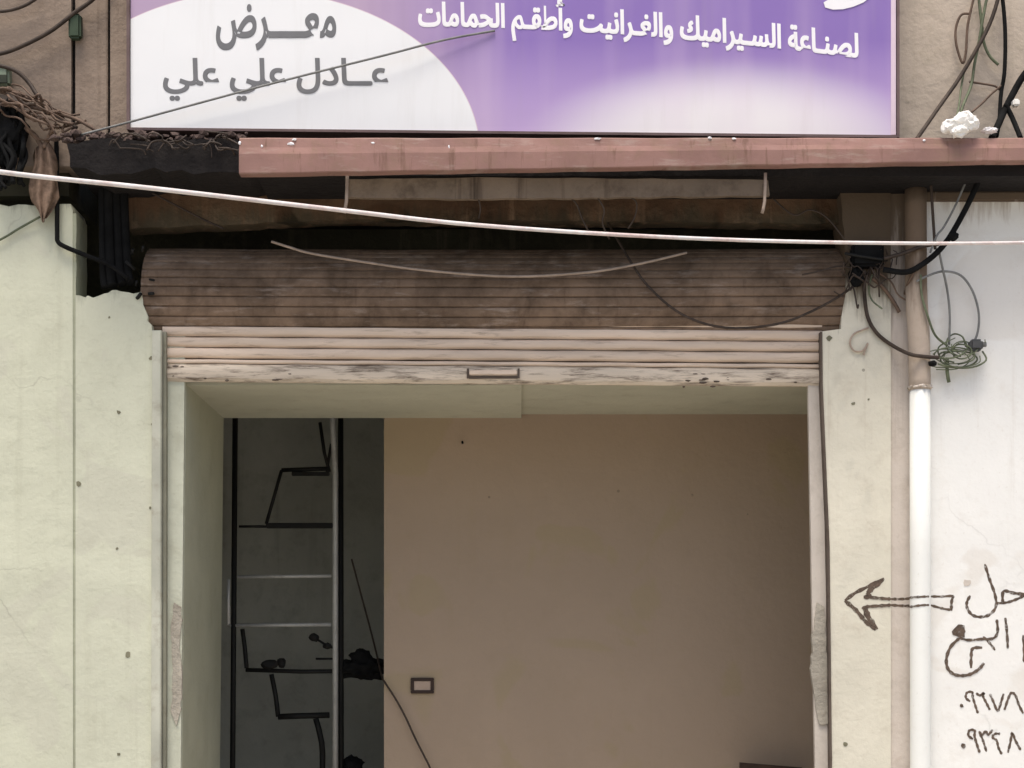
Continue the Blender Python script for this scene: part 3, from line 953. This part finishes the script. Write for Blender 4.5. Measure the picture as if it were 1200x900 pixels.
# ------------------------------------------------------------------ cables outside
def wire(name, label, pts, r, mat, cat='cable', group=None, r_end=None, seg=7):
    m = MB()
    m.tube([P(*p) for p in pts], r, seg, 5, r_end)
    return tag(m.build(name, M[mat]), label, cat, group)


wire('white_cable', 'long white cable sagging across the whole shop front below the canopy',
     [(-260, 160, -1.2), (-20, 199, -1.15), (180, 221, -1.1), (400, 246.5, -1.02), (560, 264, -.95), (780, 278, -.86), (1000, 284.5, -.78), (1220, 284, -.7), (1500, 272, -.6)], .0108, 'white_wire', r_end=.0068)
wire('tan_cable', 'thin tan cable sagging in a shallow curve across the brown slat roll',
     [(318, 283, -.03), (340, 290, -.03), (365, 297, -.03), (420, 306, -.03), (500, 317, -.03), (600, 324, -.03), (690, 319, -.03), (750, 309, -.03), (805, 296, -.02)], .0062, 'tan_wire')
wire('dark_cable', 'dark cable looping low across the right end of the brown slat roll',
     [(700, 240, .2), (735, 300, .02), (760, 336, -.02), (800, 369, -.03), (850, 384, -.03), (910, 380, -.03), (955, 363, -.03), (990, 343, -.03), (1016, 322, -.03)], .006, 'dark_wire')
wire('dark_cable', 'thin dark line crossing the white half of the shop sign diagonally',
     [(95, 158, -.2), (150, 143.5, -.2), (240, 119, -.21), (330, 95, -.215), (450, 65, -.215), (520, 47, -.2), (580, 36, -.178)], .0052, 'grey_wire')  # drawn as a thin grey tube just in front of the sign face
wire('black_cable', 'black bent cable hanging beside the brown rag and turning right at its foot',
     [(66, 160, -.03), (67, 220, -.03), (67, 272, -.03), (68, 283, -.03), (76, 289, -.03), (100, 299, -.03), (128, 310, -.03), (150, 326, -.02)], .011, 'black')
wire('thin_wire', 'thin wire slanting up the sage wall to the brown rag', [(-60, 310, -.02), (0, 281, -.02), (22, 268, -.02), (47, 254, -.03)], .0055, 'green_wire')
wg = 'cables looping down the grimy upper wall left of the sign'
wire('dark_cable', 'upper of the dark cables crossing the grimy wall left of the sign', [(-30, 14, -.04), (6, 13, -.04), (30, 6, -.04), (48, -6, -.04)], .008, 'dark_wire', group=wg)
wire('dark_cable', 'long dark cable rising from the frame edge to the green clamp on the grimy wall', [(-40, 66, -.05), (0, 63, -.05), (30, 52, -.05), (60, 36, -.05), (86, 16, -.05), (108, 0, -.05), (130, -22, -.05)], .010, 'dark_wire', group=wg)
wire('dark_cable', 'dark cable draping from the left edge down to the tangled bundle on the canopy', [(-30, 74, -.06), (0, 77, -.06), (20, 84, -.06), (34, 97, -.06), (44, 112, -.08), (60, 132, -.1), (90, 150, -.12)], .010, 'dark_wire', group=wg)
wire('brown_cable', 'brown cable leaning down to the slab beside the tangled bundle', [(-10, 116, -.06), (20, 122, -.08), (56, 130, -.1), (90, 140, -.12), (118, 156, -.14)], .009, 'brown_wire', group=wg)
cl = MB()
pc = P(88, 32, -.03)
cl.box(pc.x - .028, pc.x + .03, -.05, .0, pc.z - .055, pc.z + .06, .01)
tag(cl.build('cable_clamp', plain('dark_green_plastic', (.035, .055, .03), .6, .3)), 'dark green clamp holding a cable on the wall joint left of the sign', 'clamp')

# tangle at the far left under the canopy
tg = MB()
rnd = random.Random(3)
for i in range(15):
    u0 = rnd.uniform(-30, 30); v0 = rnd.uniform(92, 132)
    pts = [P(u0 + rnd.uniform(-5, 5) + k * rnd.uniform(12, 18), v0 + k * rnd.uniform(4, 9) + rnd.uniform(-4, 4), -.06 - rnd.uniform(0, .12)) for k in range(6)]
    tg.tube(pts, rnd.uniform(.0035, .007), 6, 4)
tag(tg.build('cable_bundle', M['brown_wire']), 'tangled brown cable bundle on the broken canopy end left of the sign', 'cables')
tg = MB()
for i in range(12):
    u0 = rnd.uniform(-20, 26)
    pts = [P(u0 + rnd.uniform(-8, 8), 122 + k * 16 + rnd.uniform(-5, 5), -.05 - rnd.uniform(0, .08)) for k in range(7)]
    tg.tube(pts, rnd.uniform(.006, .014), 6, 4)
tg.blob(P(8, 158, -.04), (.09, .06, .13), .4, 2.4, 3, 3.3)
tag(tg.build('cable_bundle', M['black']), 'black cable bundle hanging at the left frame edge above the sage wall', 'cables')
jb = thing('junction_box', 'small pale green junction box above the black cables at the left edge', 'box', P(6, 100, 0))
pj = P(6, 92, 0)
MB().box(pj.x - .07, pj.x + .035, -.06, .0, pj.z - .05, pj.z + .045, .012).build('box', plain('pale_green_plastic', (.20, .24, .17), .5, .25), jb)
MB().box(pj.x - .066, pj.x + .03, -.068, -.0605, pj.z - .045, pj.z - .005, .003).build('cover', plain('dark_cover', (.03, .035, .02), .5, .3), jb)

# brown rag: a thin folded cloth pinched at the top
rag = MB()
NU, NV = 16, 18
grid = []
for j in range(NV + 1):
    v = j / NV
    py = 170 + v * 88
    half = 8 + 9 * math.sin(min(1, v * 1.25) * math.pi * .72) - 14 * max(0, v - .72) / .28 * .95
    half = max(half, 1.5)
    row = []
    for i in range(NU + 1):
        u = i / NU * 2 - 1
        pxx = 50 + 3 * math.sin(v * 3) + u * half + (2.5 * math.sin(v * 9) if abs(u) > .8 else 0)
        row.append(rag.bm.verts.new(P(pxx, py + 3 * math.sin(u * 5), -.045 - .03 * math.cos(u * 1.4) + .014 * math.sin(u * 7 + v * 3))))
    grid.append(row)
fl = []
for j in range(NV):
    for i in range(NU):
        f = rag.bm.faces.new((grid[j][i], grid[j][i + 1], grid[j + 1][i + 1], grid[j + 1][i])); f.smooth = True
        fl.append(f)
bmesh.ops.recalc_face_normals(rag.bm, faces=fl)
r_ = bmesh.ops.solidify(rag.bm, geom=fl, thickness=.006)
rag.tube([P(30, 150, -.05), P(42, 160, -.06), P(50, 172, -.07), P(56, 163, -.06), P(62, 152, -.05)], .012, 7, 4)
tag(rag.build('rag', M['cloth']), 'brown rag hanging in a point over the top of the sage wall', 'rag')

# black conduits left of the slat roll
cd = MB()
for k, (u, w) in enumerate([(119, .018), (127, .024), (137, .022), (145, .020)]):
    cd.tube([P(u, 188, .03), P(u + 1, 250, .035), P(u + 2 + k, 318, .03), P(u + 4 + k * 1.5, 337 - 2 * k, .02)], w, 9, 3)
tag(cd.build('conduit_bundle', M['black']), 'bundle of thick black conduits dropping behind the canopy left of the slat roll', 'conduit')
# loose steel offcuts at the left end of the roll
st = thing('steel_offcuts', 'jumble of rusty steel ends at the left end of the slat roll', 'scrap', P(163, 350, 0))
for i in range(7):
    u, v = rnd.uniform(150, 176), rnd.uniform(292, 350)
    MB().tube([P(u, v, .0), P(u + rnd.uniform(-12, 6), v + rnd.uniform(-14, 14), -.02)], rnd.uniform(.004, .009), 6, 0).build('steel_end', M['dark_steel'], st)

# junction at the right end of the roll
bx = thing('electrical_box', 'black electrical box with cables at the right end of the slat roll', 'box', P(1012, 330, -.02))
pe = P(1014, 302, 0)
MB().box(pe.x - .075, pe.x + .075, -.07, .0, pe.z - .055, pe.z + .055, .012).build('box', M['black'], bx)
MB().tube([P(990, 297, -.08), P(1014, 301, -.085), P(1040, 305, -.08)], .007, 6, 3).build('latch', M['dark_steel'], bx)
MB().blob(P(1004, 324, -.03), (.035, .03, .045), .4, 2, 3, 1.2).build('cable_gland', M['black'], bx)
rg = 'cables running round the drain pipe at the right'
wire('black_cable', 'thick black cable slanting from the beam down past the drain pipe to the black box',
     [(1149, 205, -.16), (1145, 216, -.15), (1134, 240, -.14), (1120, 266, -.13), (1110, 282, -.13), (1098, 296, -.125), (1082, 309, -.12), (1062, 319, -.115), (1035, 316, -.09)], .0135, 'black', group=rg)
bl = MB(); bl.blob(P(1117, 277, -.14), (.024, .022, .022), .2, 2, 3, .3)
tag(bl.build('cable_joint', M['black']), 'black taped lump on the thick black cable where it meets the white cable', 'joint')
wire('grey_cable', 'thin grey cable running down beside the thick black cable', [(1136, 196, -.15), (1132, 212, -.14), (1120, 240, -.13), (1106, 266, -.12), (1098, 276, -.12), (1090, 296, -.12)], .005, 'grey_wire', group=rg)
wire('dark_cable', 'dark cable hanging straight from the beam in front of the old pipe', [(1090, 186, -.13), (1091, 215, -.12), (1093, 250, -.115), (1095, 280, -.115), (1096, 292, -.115)], .007, 'dark_wire', group=rg)
wire('dark_cable', 'dark cable arching left from the pipe across to the black box', [(1100, 286, -.12), (1080, 289, -.115), (1058, 297, -.112), (1036, 303, -.09)], .009, 'dark_wire', group=rg)
wire('grey_cable', 'big open loop of grey cable on the white wall right of the pipe',
     [(1074, 330, -.11), (1088, 323, -.11), (1106, 318, -.08), (1126, 323, -.06), (1140, 342, -.05), (1147, 368, -.05), (1145, 392, -.05), (1136, 408, -.05)], .0055, 'grey_wire', group=rg)
wire('grey_cable', 'grey cable hanging from the crossing down into the green tangle', [(1100, 292, -.12), (1104, 312, -.1), (1110, 340, -.06), (1113, 370, -.05), (1112, 404, -.05)], .0055, 'grey_wire', group=rg)
wire('green_cable', 'olive cable bowing down the pipe into the green tangle', [(1079, 322, -.115), (1080, 345, -.115), (1087, 370, -.112), (1096, 393, -.09), (1110, 405, -.06)], .0055, 'green_wire', group=rg)
wire('brown_cable', 'brown cable sweeping from the black box in an arc under the green tangle',
     [(1013, 318, -.05), (1013, 345, -.02), (1017, 372, -.015), (1028, 391, -.015), (1046, 405, -.015), (1066, 415, -.112), (1084, 418, -.113), (1100, 419, -.1)], .009, 'dark_wire', group=rg)
wire('brown_cable', 'short brown cable falling from the pillar head over the cream plaster', [(1022, 326, -.03), (1034, 336, -.02), (1046, 352, -.012), (1054, 366, -.01)], .009, 'brown_wire', group=rg)
wire('brown_cable', 'brown cable looping up between the pillar head and the old pipe', [(1060, 345, .02), (1064, 332, -.08), (1072, 318, -.115), (1080, 306, -.118)], .006, 'brown_wire', group=rg)
wire('grey_cable', 'small curl of grey wire on the cream pillar below the slat roll', [(1018, 384, -.008), (1010, 387, -.01), (1000, 392, -.01), (996, 402, -.01), (1001, 411, -.01), (1011, 411, -.01), (1017, 402, -.01), (1014, 410, -.01), (1012, 416, -.01)], .0042, 'tan_wire', group=rg)
# green tangle
tw = MB()
for i in range(16):
    cx_, cy_ = rnd.uniform(1104, 1134), rnd.uniform(401, 421)
    a0 = rnd.uniform(0, 6)
    rx, ry = rnd.uniform(6, 28), rnd.uniform(5, 15)
    pts = [P(cx_ + rx * math.cos(a0 + k * .9), cy_ + ry * math.sin(a0 + k * .9) + k * .4, -.045 - rnd.uniform(0, .05)) for k in range(rnd.choice((4, 6, 9)))]
    tw.tube(pts, rnd.uniform(.0022, .0045), 5, 4)
tw.tube([P(1110, 420, -.05), P(1110, 436, -.05), P(1112, 448, -.04)], .009, 6, 2)
tag(tw.build('wire_tangle', M['green_wire']), 'tangle of olive wires hooked on the white wall beside the pipe top', 'wires')
pg = thing('cable_plug', 'dark grey plug stuck in the right side of the olive wire tangle', 'plug', P(1142, 410, -.05))
pp = P(1143, 405, -.06)
MB().box(pp.x - .03, pp.x + .03, -.09, -.03, pp.z - .026, pp.z + .026, .01).build('plug_body', plain('dark_grey_plastic', (.07, .07, .07), .5, .2), pg)
MB().tube([(pp.x + .03, -.06, pp.z + .004), (pp.x + .05, -.06, pp.z + .006)], .012, 8, 0).build('strain_relief', M['grey_wire'], pg)
blk = MB(); blk.blob(P(1093, 426, -.115), (.02, .018, .015), .3, 2, 2, 2)
tag(blk.build('wire_connector', M['black']), 'small black connector dangling at the lower left of the olive tangle', 'connector')

hg = 'wire ends dangling below the canopy board'
for i, pts in enumerate([[(668, 231), (676, 240), (682, 256), (690, 272)], [(700, 231), (708, 246), (706, 262), (714, 280)], [(738, 230), (746, 238), (744, 254), (736, 268)], [(560, 231), (563, 244), (561, 256)]]):
    wire('wire_end', ['crooked wire end dangling under the middle of the canopy board', 'longer wire end dangling beside the dark cable under the canopy board', 'hooked wire end dangling right of the dark cable under the board', 'shortest wire end dangling left of the others under the canopy board'][i], [(u, v, -.29 + .03 * k) for k, (u, v) in enumerate(pts)], .004, 'dark_wire', 'wire', hg)
wire('dark_wire', 'thin dark wire slanting over the left end of the lintel recess', [(178, 226, .05), (205, 240, .06), (236, 256, .06), (262, 268, .05)], .005, 'dark_wire', 'wire')
sg_ = 'thin wires fanned out below the black electrical box'
for i, (pts, lab) in enumerate([([(940, 322), (960, 318), (985, 312), (1010, 318)], 'thin wire running left from the black electrical box over the roll end'),
                              ([(1030, 320), (1044, 330), (1052, 345), (1062, 352)], 'thin wire running right from the black electrical box to the old pipe'),
                              ([(1022, 322), (1018, 338), (1022, 352), (1034, 362)], 'thin wire curling straight down from the black electrical box'),
                              ([(905, 232), (930, 252), (950, 246), (972, 258), (1000, 296)], 'slack wire from the right hanger strap to the black electrical box')]):
    wire('thin_wire', lab, [(u, v, -.04) for u, v in pts], .004, ('dark_wire', 'brown_wire', 'green_wire', 'dark_wire')[i], 'wire', sg_)
wire('thin_wire', 'slack pale wire hooked between the pillar head and the beam', [(986, 214, -.05), (1000, 230, -.05), (1022, 226, -.05), (1040, 206, -.1)], .0035, 'tan_wire', 'wire', sg_) if False else None

tn = MB()
rnd = random.Random(77)
for i in range(15):
    u0, v0 = rnd.uniform(984, 1050), rnd.uniform(292, 322)
    du_ = rnd.uniform(-9, 9)
    pts = [P(u0 + du_ * k + rnd.uniform(-5, 5), v0 + rnd.uniform(3, 10) * k + rnd.uniform(-4, 4), -.03 - rnd.uniform(.0, .06)) for k in range(rnd.choice((4, 5, 6)))]
    tn.tube(pts, rnd.uniform(.002, .0045), 5, 4)
tag(tn.build('wire_tangle', M['dark_wire']), 'messy dark wires fraying out around the black electrical box', 'wires')
tn = MB()
for i in range(13):
    u0, v0 = rnd.uniform(84, 250), rnd.uniform(150, 168)
    pts = [P(u0 + rnd.uniform(5, 11) * k, v0 + rnd.uniform(-5, 7) + (k - 2) ** 2 * 1.2, -.29 - rnd.uniform(.0, .05)) for k in range(6)]
    tn.tube(pts, rnd.uniform(.0025, .005), 5, 4)
tag(tn.build('wire_tangle', M['dark_wire']), 'dark loose wires strewn over the broken black canopy end', 'wires')

# upper right cables
ug = 'cables on the beige wall right of the sign'
wire('black_cable', 'long dark cable slanting up from the beam on the beige wall right of the sign', [(1074, 163, -.28), (1082, 152, -.2), (1100, 126, -.1), (1122, 95, -.06), (1142, 62, -.06), (1158, 32, -.06), (1168, 4, -.06), (1176, -30, -.06)], .0095, 'dark_wire', group=ug)
wire('black_cable', 'dark green cable dropping straight down the beige wall near the right edge', [(1172, -20, -.05), (1176, 10, -.05), (1178, 45, -.05), (1177, 85, -.05), (1173, 110, -.05), (1171, 140, -.08), (1168, 160, -.15)], .0095, 'black', group=ug)
wire('black_cable', 'thick black cable leaning in from the right frame edge to the beam', [(1240, 40, -.1), (1215, 72, -.1), (1200, 88, -.1), (1188, 108, -.1), (1176, 132, -.12), (1168, 150, -.2), (1162, 162, -.28)], .016, 'black', group=ug)
wire('black_cable', 'short black cable crossing down right under the thick black cable', [(1178, 122, -.12), (1186, 138, -.12), (1192, 152, -.16), (1196, 162, -.2)], .012, 'black', group=ug)
wire('brown_cable', 'drooping loop of brown cable left of the long slanting cable', [(1142, -6, -.03), (1134, 30, -.03), (1132, 60, -.03), (1128, 74, -.03), (1121, 54, -.03), (1120, 34, -.03), (1126, 18, -.03), (1136, 16, -.03)], .006, 'brown_wire', group=ug)
wire('green_cable', 'olive cable falling behind the slanting cable onto the white bag', [(1158, -10, -.04), (1152, 20, -.04), (1148, 45, -.04), (1142, 75, -.04), (1138, 100, -.05), (1128, 125, -.1), (1122, 145, -.2)], .007, 'green_wire', group=ug)
wire('green_cable', 'second olive cable bending away right from the slanting cable', [(1146, -10, -.03), (1150, 25, -.03), (1153, 50, -.03), (1160, 66, -.03), (1170, 76, -.03)], .007, 'green_wire', group=ug)
wire('brown_cable', 'short brown cable crossing level above the white bag', [(1136, 96, -.03), (1150, 98, -.03), (1166, 101, -.03), (1172, 106, -.03)], .005, 'brown_wire', group=ug)
wire('brown_cable', 'brown cable climbing from the white bag to the dark green cable', [(1138, 132, -.1), (1150, 122, -.06), (1162, 110, -.05), (1174, 100, -.05)], .005, 'brown_wire', group=ug)
wire('green_cable', 'thin olive cable ending in the white bag', [(1130, 82, -.03), (1126, 105, -.05), (1124, 122, -.12), (1121, 138, -.25)], .005, 'green_wire', group=ug)
wt = MB(); wt.box(P(1186, 0, -.13).x, P(1194, 0, -.13).x, -.15, -.11, P(0, 125, -.13).z, P(0, 117, -.13).z, .006)
tag(wt.build('tape_tag', M['plastic_bag']), 'small white tape tag on the thick black cable', 'tape')
bag = MB()
zb_ = P(0, 160, -.36).z
bag.blob(P(1131, 145, -.36), (.056, .045, .050), .30, 1.1, 3, 2.7)
bag.blob(P(1115, 148, -.355), (.044, .035, .034), .30, 1.2, 3, 6.7)
bag.blob(P(1124, 155, -.375), (.036, .03, .026), .30, 1.2, 3, 1.7)
rnd = random.Random(33)
for v in bag.bm.verts:                       # crinkles
    k = abs(noise.noise(v.co * 38)) * .016 + abs(noise.noise(v.co * 75)) * .007
    v.co += Vector((noise.noise(v.co * 50 + Vector((5, 0, 0))) * .010, -k, noise.noise(v.co * 50 + Vector((0, 9, 0))) * .010))
tag(bag.build('plastic_bag', M['plastic_bag']), 'crumpled white plastic bag caught on the red beam right of the sign', 'bag')
bag = MB()
bag.blob(P(1160, 153, -.33), (.034, .025, .013), .5, 2.4, 3, 3.7)
tag(bag.build('plaster_lump', M['letter_white']), 'small pale lump of plaster on the beam beside the white bag', 'lump')

# rubble on the broken end of the slab and dust along the beam top
rb = MB()
for i in range(70):
    u = random.uniform(60, 290)
    py = 160 + random.uniform(-4, 5)
    s_ = random.uniform(.008, .024)
    rb.blob(P(u, py, -.22 + random.uniform(-.05, .1)), (s_ * 1.3, s_, s_ * .8), .5, 2, 1, i)
o = rb.build('rubble', M['rubble']); o['kind'] = 'stuff'
o['label'] = 'dark rubble and dirt lying on the broken canopy end'
